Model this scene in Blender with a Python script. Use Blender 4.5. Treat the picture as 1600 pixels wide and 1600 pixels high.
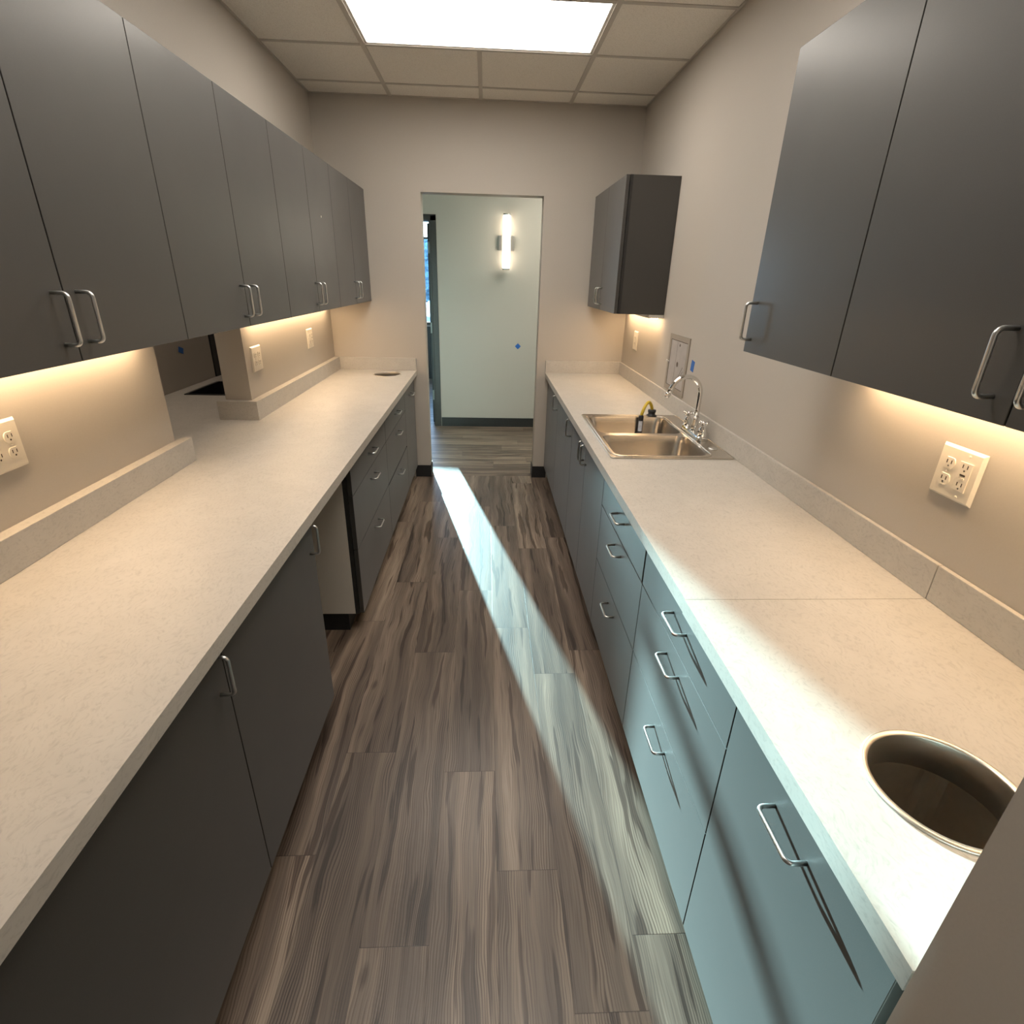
import bpy, bmesh, math, random
from mathutils import Vector, Matrix
random.seed(7)
S = bpy.context.scene
for o in list(bpy.data.objects):
    bpy.data.objects.remove(o)
COL = S.collection

# ------------------------------------------------------------------ camera
CAMX, CAMZ = 0.0096, 1.5953
right = Vector((0.99873624, -0.04383863, 0.02457839))
down = Vector((0.00502523, -0.39948301, -0.91672682))
fwd = Vector((0.0500067, 0.91569181, -0.39875786))
cd = bpy.data.cameras.new('camera')
cd.sensor_width = 36.0
cd.lens = 842.28 / 1600 * 36.0
cd.clip_start = 0.02
cd.clip_end = 100
cam = bpy.data.objects.new('camera', cd)
COL.objects.link(cam)
R3 = Matrix((right, -down, -fwd)).transposed()
cam.matrix_world = Matrix.Translation((CAMX, 0.0, CAMZ)) @ R3.to_4x4()
S.camera = cam

# ------------------------------------------------------------------ sky, sun, exposure
S.view_settings.view_transform = 'Standard'
S.view_settings.look = 'None'
S.view_settings.gamma = 1.0
S.view_settings.use_curve_mapping = False
S.view_settings.exposure = 0.70
W = bpy.data.worlds.new('sky')
S.world = W
W.use_nodes = True
wn, wl = W.node_tree.nodes, W.node_tree.links
bg = wn['Background']
tc = wn.new('ShaderNodeTexCoord')
sep = wn.new('ShaderNodeSeparateXYZ')
wl.new(tc.outputs['Generated'], sep.inputs[0])
cr = wn.new('ShaderNodeValToRGB')
wl.new(sep.outputs['Z'], cr.inputs[0])
cr.color_ramp.elements[0].position = 0.0
cr.color_ramp.elements[0].color = (0.42, 0.72, 1.0, 1)
cr.color_ramp.elements[1].position = 0.45
cr.color_ramp.elements[1].color = (0.30, 0.58, 1.0, 1)
e = cr.color_ramp.elements.new(0.08)
e.color = (0.80, 0.95, 1.0, 1)
wl.new(cr.outputs[0], bg.inputs['Color'])
bg.inputs['Strength'].default_value = 4.0

sd = bpy.data.lights.new('sun', 'SUN')
sd.energy = 19.0
sd.color = (0.56, 0.92, 0.97)
sd.angle = math.radians(0.6)
sun = bpy.data.objects.new('sun', sd)
COL.objects.link(sun)
SUN = Vector((0.227, -1.0, -0.188)).normalized()
sun.rotation_euler = (-SUN).to_track_quat('Z', 'Y').to_euler()
sun.location = (-2, 14, 4)

TROFFER = 7.5      # emission of the ceiling lights
UNDER = 17.5       # emission of the strips under the wall cabinets

# ------------------------------------------------------------------ room numbers
XL, XR, YF, YN, ZC = -1.1745, 1.100, 4.426, 0.325, 2.6865
ZT, ZB = 0.900, 0.9935          # counter top, backsplash top
XLF, XRF = -0.5396, 0.4887      # counter front edges
LF, RF = -0.565, 0.514          # door faces
UL, UR = -0.8526, 0.7876        # wall cabinet faces
UZ0, UZ1 = 1.4065, 2.1394
TCT = 0.038                     # counter edge thickness
CZ = ZT - TCT

# ------------------------------------------------------------------ materials
def new_mat(name):
    m = bpy.data.materials.new(name)
    m.use_nodes = True
    return m, m.node_tree.nodes, m.node_tree.links, m.node_tree.nodes['Principled BSDF']

def simple(name, col, rough=0.5, metal=0.0, spec=0.5, noise=None, bump=None, var=0.0):
    """flat colour with a small procedural variation and grain bump"""
    m, n, l, p = new_mat(name)
    p.inputs['Base Color'].default_value = (*col, 1)
    p.inputs['Roughness'].default_value = rough
    p.inputs['Metallic'].default_value = metal
    p.inputs['Specular IOR Level'].default_value = spec
    t = n.new('ShaderNodeTexCoord')
    nz = n.new('ShaderNodeTexNoise')
    nz.inputs['Scale'].default_value = noise or 40
    nz.inputs['Detail'].default_value = 4
    l.new(t.outputs['Object'], nz.inputs['Vector'])
    if var:
        r = n.new('ShaderNodeValToRGB')
        r.color_ramp.elements[0].position = 0.3
        r.color_ramp.elements[1].position = 0.7
        r.color_ramp.elements[0].color = (*[c * (1 - var) for c in col], 1)
        r.color_ramp.elements[1].color = (*[min(1, c * (1 + var)) for c in col], 1)
        l.new(nz.outputs['Fac'], r.inputs[0])
        l.new(r.outputs[0], p.inputs['Base Color'])
    if bump:
        b = n.new('ShaderNodeBump')
        b.inputs['Strength'].default_value = bump
        b.inputs['Distance'].default_value = 0.001
        l.new(nz.outputs['Fac'], b.inputs['Height'])
        l.new(b.outputs[0], p.inputs['Normal'])
    return m

def emit(name, col, strength, mottled=False):
    m, n, l, p = new_mat(name)
    p.inputs['Base Color'].default_value = (0.9, 0.9, 0.9, 1)
    p.inputs['Emission Color'].default_value = (*col, 1)
    p.inputs['Emission Strength'].default_value = strength
    return m

M = {}
M['wall'] = simple('wall_paint', (0.49, 0.45, 0.40), 0.55, noise=220, bump=0.12, var=0.015, spec=0.35)
M['ceil_tile'] = None
M['laminate'] = None
M['dark_edge'] = simple('dark_edge_band', (0.018, 0.017, 0.016), 0.5, noise=60, var=0.1)
M['melamine'] = simple('pale_melamine', (0.62, 0.575, 0.51), 0.5, noise=300, var=0.02)
M['kick'] = simple('black_rubber_base', (0.016, 0.016, 0.017), 0.45, noise=50, var=0.15)
M['base'] = simple('dark_vinyl_base', (0.022, 0.023, 0.023), 0.4, noise=50, var=0.1)
M['plastic'] = simple('ivory_plastic', (0.78, 0.72, 0.62), 0.35, noise=80, var=0.01)
M['slot'] = simple('dark_slot', (0.05, 0.035, 0.02), 0.6, noise=80, var=0.1)
M['chrome'] = simple('chrome', (0.80, 0.79, 0.77), 0.07, metal=1.0, noise=30, var=0.02)
M['nickel'] = simple('satin_nickel', (0.66, 0.66, 0.65), 0.30, metal=1.0, noise=300, var=0.03)
M['black'] = simple('black_plastic', (0.012, 0.012, 0.014), 0.35, noise=50, var=0.1)
M['yellow'] = simple('yellow_hose', (0.62, 0.44, 0.03), 0.4, noise=80, var=0.08)
M['bin'] = simple('brown_grey_bin', (0.58, 0.50, 0.41), 0.5, noise=40, var=0.05)
M['hinge'] = simple('dull_hinge', (0.22, 0.22, 0.21), 0.4, metal=0.6, noise=60, var=0.05)
M['label'] = simple('pale_label', (0.55, 0.58, 0.66), 0.5, noise=120, var=0.15)
M['tape'] = simple('blue_painters_tape', (0.02, 0.13, 0.46), 0.6, noise=150, var=0.1)
M['tbar'] = simple('painted_grid', (0.56, 0.52, 0.465), 0.45, noise=50, var=0.02)
M['frame_dark'] = simple('dark_door_frame', (0.040, 0.037, 0.034), 0.4, noise=60, var=0.08)
M['door_black'] = simple('black_door', (0.010, 0.010, 0.012), 0.4, noise=60, var=0.1)
M['panel_frame'] = simple('access_frame', (0.33, 0.285, 0.235), 0.5, noise=80, var=0.03)
M['panel_paper'] = simple('access_door_grey', (0.42, 0.39, 0.37), 0.5, noise=18, var=0.08)
M['ink'] = simple('brown_ink', (0.12, 0.09, 0.075), 0.7, noise=80, var=0.2)
M['troffer'] = emit('light_diffuser', (1.0, 0.925, 0.83), TROFFER)
M['under'] = emit('strip_lens', (1.0, 0.69, 0.40), UNDER)
M['sconce'] = emit('sconce_tube', (1.0, 0.88, 0.70), 3.6)
M['white_metal'] = simple('white_metal', (0.75, 0.72, 0.66), 0.4, noise=60, var=0.02)
M['green_wall'] = M['wall']
M['foliage'] = simple('tree_foliage', (0.10, 0.20, 0.26), 0.9, noise=6, var=0.6)
M['asphalt'] = simple('asphalt', (0.22, 0.26, 0.32), 0.9, noise=9, var=0.15)
M['glass'] = None

def mat_laminate():
    m, n, l, p = new_mat('charcoal_laminate')
    t = n.new('ShaderNodeTexCoord')
    nz = n.new('ShaderNodeTexNoise'); nz.inputs['Scale'].default_value = 900; nz.inputs['Detail'].default_value = 2
    l.new(t.outputs['Object'], nz.inputs['Vector'])
    n2 = n.new('ShaderNodeTexNoise'); n2.inputs['Scale'].default_value = 5; n2.inputs['Detail'].default_value = 3
    l.new(t.outputs['Object'], n2.inputs['Vector'])
    r = n.new('ShaderNodeValToRGB')
    r.color_ramp.elements[0].position = 0.3; r.color_ramp.elements[0].color = (0.028, 0.0255, 0.022, 1)
    r.color_ramp.elements[1].position = 0.7; r.color_ramp.elements[1].color = (0.038, 0.0345, 0.030, 1)
    l.new(nz.outputs['Fac'], r.inputs[0])
    l.new(r.outputs[0], p.inputs['Base Color'])
    # faint smudges in the sheen
    mr = n.new('ShaderNodeMapRange'); mr.inputs['To Min'].default_value = 0.52; mr.inputs['To Max'].default_value = 0.60
    l.new(n2.outputs['Fac'], mr.inputs['Value']); l.new(mr.outputs[0], p.inputs['Roughness'])
    p.inputs['Specular IOR Level'].default_value = 0.65
    p.inputs['Sheen Weight'].default_value = 0.11
    p.inputs['Sheen Roughness'].default_value = 0.45
    p.inputs['Coat Weight'].default_value = 0.30
    p.inputs['Coat Roughness'].default_value = 0.26
    p.inputs['Coat IOR'].default_value = 1.6
    b = n.new('ShaderNodeBump'); b.inputs['Strength'].default_value = 0.10; b.inputs['Distance'].default_value = 0.0004
    l.new(nz.outputs['Fac'], b.inputs['Height']); l.new(b.outputs[0], p.inputs['Normal'])
    return m
M['laminate'] = mat_laminate()

def mat_counter():
    m, n, l, p = new_mat('pale_quartz_laminate')
    t = n.new('ShaderNodeTexCoord')
    w1 = n.new('ShaderNodeTexNoise'); w1.inputs['Scale'].default_value = 9; w1.inputs['Detail'].default_value = 3
    l.new(t.outputs['Object'], w1.inputs['Vector'])
    mx = n.new('ShaderNodeMixRGB'); mx.blend_type = 'LINEAR_LIGHT'; mx.inputs[0].default_value = 0.05
    l.new(t.outputs['Object'], mx.inputs[1]); l.new(w1.outputs['Color'], mx.inputs[2])
    mp = n.new('ShaderNodeMapping'); mp.inputs['Scale'].default_value = (1.0, 0.42, 1.0)
    mp.inputs['Rotation'].default_value = (0, 0, 0.5)
    l.new(mx.outputs[0], mp.inputs['Vector'])
    nz = n.new('ShaderNodeTexNoise'); nz.inputs['Scale'].default_value = 150; nz.inputs['Detail'].default_value = 5; nz.inputs['Roughness'].default_value = 0.62
    l.new(mp.outputs[0], nz.inputs['Vector'])
    r = n.new('ShaderNodeValToRGB')
    r.color_ramp.elements[0].position = 0.28; r.color_ramp.elements[0].color = (0.415, 0.39, 0.355, 1)
    r.color_ramp.elements[1].position = 0.50; r.color_ramp.elements[1].color = (0.515, 0.485, 0.44, 1)
    l.new(nz.outputs['Fac'], r.inputs[0])
    n3 = n.new('ShaderNodeTexNoise'); n3.inputs['Scale'].default_value = 14; n3.inputs['Detail'].default_value = 4
    l.new(t.outputs['Object'], n3.inputs['Vector'])
    r3 = n.new('ShaderNodeValToRGB')
    r3.color_ramp.elements[0].position = 0.35; r3.color_ramp.elements[0].color = (0.965, 0.965, 0.965, 1)
    r3.color_ramp.elements[1].position = 0.65; r3.color_ramp.elements[1].color = (1.03, 1.03, 1.03, 1)
    l.new(n3.outputs['Fac'], r3.inputs[0])
    mm = n.new('ShaderNodeMixRGB'); mm.blend_type = 'MULTIPLY'; mm.inputs[0].default_value = 1
    l.new(r.outputs[0], mm.inputs[1]); l.new(r3.outputs[0], mm.inputs[2])
    l.new(mm.outputs[0], p.inputs['Base Color'])
    p.inputs['Roughness'].default_value = 0.42
    p.inputs['Specular IOR Level'].default_value = 0.45
    return m
M['counter'] = mat_counter()

def mat_tile():
    m, n, l, p = new_mat('mineral_ceiling_tile')
    t = n.new('ShaderNodeTexCoord')
    nz = n.new('ShaderNodeTexNoise'); nz.inputs['Scale'].default_value = 170; nz.inputs['Detail'].default_value = 5; nz.inputs['Roughness'].default_value = 0.7
    l.new(t.outputs['Object'], nz.inputs['Vector'])
    r = n.new('ShaderNodeValToRGB')
    r.color_ramp.elements[0].position = 0.32; r.color_ramp.elements[0].color = (0.72, 0.68, 0.61, 1)
    r.color_ramp.elements[1].position = 0.50; r.color_ramp.elements[1].color = (0.90, 0.86, 0.79, 1)
    l.new(nz.outputs['Fac'], r.inputs[0]); l.new(r.outputs[0], p.inputs['Base Color'])
    p.inputs['Roughness'].default_value = 0.9
    b = n.new('ShaderNodeBump'); b.inputs['Strength'].default_value = 0.4; b.inputs['Distance'].default_value = 0.002
    l.new(nz.outputs['Fac'], b.inputs['Height']); l.new(b.outputs[0], p.inputs['Normal'])
    return m
M['ceil_tile'] = mat_tile()

def mat_steel(name, axis_scale, rough=0.24, col=(0.60, 0.56, 0.51), bump=0.02):
    m, n, l, p = new_mat(name)
    p.inputs['Base Color'].default_value = (*col, 1)
    p.inputs['Metallic'].default_value = 1.0
    t = n.new('ShaderNodeTexCoord')
    mp = n.new('ShaderNodeMapping'); mp.inputs['Scale'].default_value = axis_scale
    l.new(t.outputs['Object'], mp.inputs['Vector'])
    nz = n.new('ShaderNodeTexNoise'); nz.inputs['Scale'].default_value = 6; nz.inputs['Detail'].default_value = 5
    l.new(mp.outputs[0], nz.inputs['Vector'])
    mr = n.new('ShaderNodeMapRange'); mr.inputs['To Min'].default_value = rough - 0.03; mr.inputs['To Max'].default_value = rough + 0.04
    l.new(nz.outputs['Fac'], mr.inputs['Value']); l.new(mr.outputs[0], p.inputs['Roughness'])
    b = n.new('ShaderNodeBump'); b.inputs['Strength'].default_value = bump; b.inputs['Distance'].default_value = 0.0002
    l.new(nz.outputs['Fac'], b.inputs['Height']); l.new(b.outputs[0], p.inputs['Normal'])
    return m
M['steel'] = mat_steel('brushed_steel', (3, 60, 60))
M['steel_ring'] = mat_steel('brushed_ring', (2, 2, 90), 0.36, (0.78, 0.73, 0.66), 0.0)

def mat_floor():
    m, n, l, p = new_mat('wood_plank_vinyl')
    N = lambda k: n.new('ShaderNode' + k)
    def math_(op, a, b=None, c=None):
        x = N('Math'); x.operation = op
        for i, v in enumerate((a, b, c)):
            if v is None: continue
            if isinstance(v, (int, float)): x.inputs[i].default_value = v
            else: l.new(v, x.inputs[i])
        return x.outputs[0]
    uv = N('UVMap'); uv.uv_map = 'plank'
    sx = N('SeparateXYZ'); l.new(uv.outputs[0], sx.inputs[0])
    u, v = sx.outputs[0], sx.outputs[1]
    at = N('Attribute'); at.attribute_name = 'rnd'
    sc = N('SeparateXYZ'); l.new(at.outputs['Vector'], sc.inputs[0])
    r1, r2, r3 = sc.outputs
    du = math_('MULTIPLY', r1, 13.0)
    dv = math_('MULTIPLY', r2, 37.0)
    U = math_('ADD', u, du); V = math_('ADD', v, dv)
    def vec(a, b, c=None):
        x = N('CombineXYZ'); l.new(a, x.inputs[0]); l.new(b, x.inputs[1])
        if c is not None: l.new(c, x.inputs[2])
        return x.outputs[0]
    def noise(us, vs, scale=1.0, detail=3, rough=0.5, Uin=None, zc=None):
        x = N('TexNoise'); x.inputs['Scale'].default_value = scale
        x.inputs['Detail'].default_value = detail; x.inputs['Roughness'].default_value = rough
        l.new(vec(math_('MULTIPLY', Uin or U, us), math_('MULTIPLY', V, vs), zc), x.inputs['Vector'])
        return x.outputs['Fac']
    # slow wander of the grain along the plank
    warp = noise(5.0, 1.5, detail=2)
    warp2 = noise(14.0, 4.5, detail=2)
    Uw = math_('ADD', U, math_('ADD', math_('MULTIPLY', math_('SUBTRACT', warp, 0.5), 0.075), math_('MULTIPLY', math_('SUBTRACT', warp2, 0.5), 0.022)))
    tone = noise(18.0, 0.6, detail=4, Uin=Uw)           # broad light and dark bands
    tone2 = noise(2.2, 0.9, detail=2)
    fine = noise(330.0, 5.0, detail=2, Uin=Uw)           # pores
    flame = noise(34.0, 1.6, detail=2, Uin=Uw)           # dark flecks
    # pinstripes: growth rings
    fr = math_('FRACT', math_('MULTIPLY', Uw, 150.0))
    tri = math_('ABSOLUTE', math_('SUBTRACT', fr, 0.5))
    line = N('MapRange'); line.inputs['From Min'].default_value = 0.0; line.inputs['From Max'].default_value = 0.30
    line.inputs['To Min'].default_value = 1.0; line.inputs['To Max'].default_value = 0.0
    l.new(tri, line.inputs['Value'])
    mask = N('MapRange'); mask.inputs['From Min'].default_value = 0.40; mask.inputs['From Max'].default_value = 0.55
    l.new(noise(16.0, 0.8, detail=2, Uin=Uw), mask.inputs['Value'])
    pin = math_('MULTIPLY', line.outputs[0], mask.outputs[0])
    ramp = N('ValToRGB')
    els = ramp.color_ramp.elements
    els[0].position = 0.33; els[0].color = (0.100, 0.072, 0.055, 1)
    els[1].position = 0.66; els[1].color = (0.375, 0.288, 0.216, 1)
    e1 = els.new(0.44); e1.color = (0.160, 0.118, 0.090, 1)
    e2 = els.new(0.54); e2.color = (0.245, 0.185, 0.140, 1)
    tt = math_('ADD', math_('MULTIPLY', tone, 0.72), math_('MULTIPLY', tone2, 0.28))
    tt = math_('ADD', tt, math_('MULTIPLY', math_('SUBTRACT', r3, 0.5), 0.10))
    l.new(tt, ramp.inputs[0])
    def mult(col, fac, dark):
        x = N('MixRGB'); x.blend_type = 'MULTIPLY'
        l.new(fac, x.inputs[0]); l.new(col, x.inputs[1]); x.inputs[2].default_value = (*dark, 1)
        return x.outputs[0]
    c = mult(ramp.outputs[0], math_('MULTIPLY', pin, 1.0), (0.34, 0.29, 0.27))
    fm = N('MapRange'); fm.inputs['From Min'].default_value = 0.585; fm.inputs['From Max'].default_value = 0.62
    l.new(flame, fm.inputs['Value'])
    c = mult(c, math_('MULTIPLY', fm.outputs[0], 0.9), (0.34, 0.29, 0.27))
    ff = N('MapRange'); ff.inputs['From Min'].default_value = 0.45; ff.inputs['From Max'].default_value = 0.7
    l.new(fine, ff.inputs['Value'])
    c = mult(c, math_('MULTIPLY', ff.outputs[0], 0.75), (0.52, 0.48, 0.46))
    # small knots
    vo = N('TexVoronoi'); vo.feature = 'F1'; vo.inputs['Scale'].default_value = 1.0
    l.new(vec(math_('MULTIPLY', Uw, 5.5), math_('MULTIPLY', V, 2.0)), vo.inputs['Vector'])
    kn = N('MapRange'); kn.inputs['From Min'].default_value = 0.03; kn.inputs['From Max'].default_value = 0.075
    kn.inputs['To Min'].default_value = 1.0; kn.inputs['To Max'].default_value = 0.0
    l.new(vo.outputs['Distance'], kn.inputs['Value'])
    c = mult(c, math_('MULTIPLY', kn.outputs[0], 0.7), (0.30, 0.24, 0.20))
    # joints between planks
    pl = N('Attribute'); pl.attribute_name = 'size'
    ps = N('SeparateXYZ'); l.new(pl.outputs['Vector'], ps.inputs[0])
    eu = math_('MINIMUM', u, math_('SUBTRACT', ps.outputs[0], u))
    ev = math_('MINIMUM', v, math_('SUBTRACT', ps.outputs[1], v))
    ed = math_('MINIMUM', math_('MULTIPLY', eu, 1.6), ev)
    jm = N('MapRange'); jm.inputs['From Min'].default_value = 0.0004; jm.inputs['From Max'].default_value = 0.0016
    jm.inputs['To Min'].default_value = 1.0; jm.inputs['To Max'].default_value = 0.0
    l.new(ed, jm.inputs['Value'])
    c = mult(c, math_('MULTIPLY', jm.outputs[0], 0.85), (0.30, 0.27, 0.25))
    l.new(c, p.inputs['Base Color'])
    rr = N('MapRange'); rr.inputs['To Min'].default_value = 0.30; rr.inputs['To Max'].default_value = 0.46
    l.new(fine, rr.inputs['Value']); l.new(rr.outputs[0], p.inputs['Roughness'])
    p.inputs['Specular IOR Level'].default_value = 0.6
    h = math_('SUBTRACT', math_('MULTIPLY', fine, 0.35), math_('ADD', math_('MULTIPLY', pin, 0.5), jm.outputs[0]))
    b = N('Bump'); b.inputs['Strength'].default_value = 0.35; b.inputs['Distance'].default_value = 0.0006
    l.new(h, b.inputs['Height']); l.new(b.outputs[0], p.inputs['Normal'])
    return m
M['floor'] = mat_floor()

def mat_glass():
    m, n, l, p = new_mat('window_glass')
    p.inputs['Base Color'].default_value = (1, 1, 1, 1)
    p.inputs['Roughness'].default_value = 0.0
    p.inputs['Transmission Weight'].default_value = 1.0
    p.inputs['IOR'].default_value = 1.0
    p.inputs['Alpha'].default_value = 0.08
    return m
M['glass'] = mat_glass()

# ------------------------------------------------------------------ mesh helpers
def box(bm, x0, x1, y0, y1, z0, z1, bev=0.0, mi=0):
    if x0 > x1: x0, x1 = x1, x0
    if y0 > y1: y0, y1 = y1, y0
    if z0 > z1: z0, z1 = z1, z0
    vs = [bm.verts.new(c) for c in ((x0,y0,z0),(x1,y0,z0),(x1,y1,z0),(x0,y1,z0),(x0,y0,z1),(x1,y0,z1),(x1,y1,z1),(x0,y1,z1))]
    fs = [bm.faces.new([vs[i] for i in q]) for q in ((3,2,1,0),(4,5,6,7),(0,1,5,4),(1,2,6,5),(2,3,7,6),(3,0,4,7))]
    for f in fs: f.material_index = mi
    if bev:
        es = list({e for f in fs for e in f.edges})
        r = bmesh.ops.bevel(bm, geom=es, offset=bev, segments=2, profile=0.5, affect='EDGES')
        for f in r['faces']: f.material_index = mi
    return fs

def tube(bm, pts, r, seg=12, closed=False, mi=0, caps=True):
    pts = [Vector(p) for p in pts]
    rad = r if isinstance(r, (list, tuple)) else [r] * len(pts)
    n = len(pts)
    T = []
    for i in range(n):
        a = pts[i - 1] if (i or closed) else pts[0]
        b = pts[(i + 1) % n] if (i < n - 1 or closed) else pts[-1]
        T.append((b - a).normalized())
    up = Vector((0, 0, 1)) if abs(T[0].z) < 0.9 else Vector((1, 0, 0))
    N0 = T[0].cross(up).normalized()
    rings = []
    for i in range(n):
        N0 = (N0 - T[i] * N0.dot(T[i])).normalized()
        B = T[i].cross(N0)
        rings.append([bm.verts.new(pts[i] + (N0 * math.cos(2*math.pi*k/seg) + B * math.sin(2*math.pi*k/seg)) * rad[i]) for k in range(seg)])
    m = n if closed else n - 1
    for i in range(m):
        A, Bq = rings[i], rings[(i + 1) % n]
        for k in range(seg):
            f = bm.faces.new((A[k], A[(k+1) % seg], Bq[(k+1) % seg], Bq[k])); f.smooth = True; f.material_index = mi
    if not closed and caps:
        for rg in (list(reversed(rings[0])), rings[-1]):
            f = bm.faces.new(rg); f.material_index = mi

def lathe(bm, prof, c=(0, 0, 0), seg=32, mi=0, axis='z', closed=False):
    """profile of (radius, height) turned about the axis through c"""
    rings = []
    for (r, h) in prof:
        ring = []
        for k in range(seg):
            a = 2 * math.pi * k / seg
            q = (r * math.cos(a), r * math.sin(a), h)
            if axis == 'x': q = (q[2], q[0], q[1])
            if axis == 'y': q = (q[1], q[2], q[0])
            ring.append(bm.verts.new((q[0] + c[0], q[1] + c[1], q[2] + c[2])))
        rings.append(ring)
    m = len(rings) if closed else len(rings) - 1
    for i in range(m):
        A, B = rings[i], rings[(i + 1) % len(rings)]
        for k in range(seg):
            f = bm.faces.new((A[k], A[(k+1) % seg], B[(k+1) % seg], B[k])); f.smooth = True; f.material_index = mi
    if not closed:
        for rg in (rings[0], rings[-1]):
            if (rg[0].co - rg[seg // 2].co).length > 1e-4:
                try: f = bm.faces.new(rg if rg is rings[-1] else list(reversed(rg))); f.material_index = mi
                except ValueError: pass

def slab(bm, outline, holes, z0, z1, mi=0):
    """flat plate with holes cut through it"""
    loops = []
    edges = []
    for lp in [outline] + holes:
        vs = [bm.verts.new((x, y, z1)) for x, y in lp]
        es = [bm.edges.new((vs[i], vs[(i + 1) % len(vs)])) for i in range(len(vs))]
        loops.append(vs); edges += es
    res = bmesh.ops.triangle_fill(bm, use_beauty=True, use_dissolve=False, edges=edges, normal=(0, 0, 1))
    top = [g for g in res['geom'] if isinstance(g, bmesh.types.BMFace)]
    for f in top: f.material_index = mi
    ex = bmesh.ops.extrude_face_region(bm, geom=top)
    nv = [g for g in ex['geom'] if isinstance(g, bmesh.types.BMVert)]
    for v in nv: v.co.z = z0
    for f in bm.faces: f.material_index = mi

def circle(cx, cy, r, n=56):
    return [(cx + r * math.cos(2*math.pi*i/n), cy + r * math.sin(2*math.pi*i/n)) for i in range(n)]

def rrect(x0, x1, y0, y1, r, n=6):
    out = []
    for (cx, cy, a0) in ((x1 - r, y1 - r, 0), (x0 + r, y1 - r, 90), (x0 + r, y0 + r, 180), (x1 - r, y0 + r, 270)):
        for i in range(n + 1):
            a = math.radians(a0 + 90 * i / n)
            out.append((cx + r * math.cos(a), cy + r * math.sin(a)))
    return out

def world_of(o):
    v = Vector((0, 0, 0))
    while o is not None:
        v += o.location; o = o.parent
    return v

def obj(name, bm, mats, parent=None, loc=None, smooth=False):
    """the bmesh is in room coordinates; loc is where a top-level object stands"""
    if not isinstance(mats, (list, tuple)): mats = [mats]
    off = world_of(parent) if parent else Vector(loc or (0, 0, 0))
    bmesh.ops.translate(bm, verts=bm.verts, vec=-off)
    bmesh.ops.recalc_face_normals(bm, faces=bm.faces)
    me = bpy.data.meshes.new(name)
    bm.to_mesh(me); bm.free()
    for m in mats: me.materials.append(m)
    o = bpy.data.objects.new(name, me)
    COL.objects.link(o)
    if parent: o.parent = parent
    else: o.location = off
    return o

def thing(name, label, cat, loc=(0, 0, 0), group=None):
    o = bpy.data.objects.new(name, None)
    o.empty_display_size = 0.05
    COL.objects.link(o)
    o.location = loc
    tag(o, label, cat, group)
    return o

def tag(o, label, cat, group=None):
    o['label'] = label; o['category'] = cat
    if group: o['group'] = group
    return o

def struct(name, bm, mats, parent=None, label=None):
    o = obj(name, bm, mats, parent)
    if parent is None: o['kind'] = 'structure'
    if label: o['label'] = label
    return o

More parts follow.
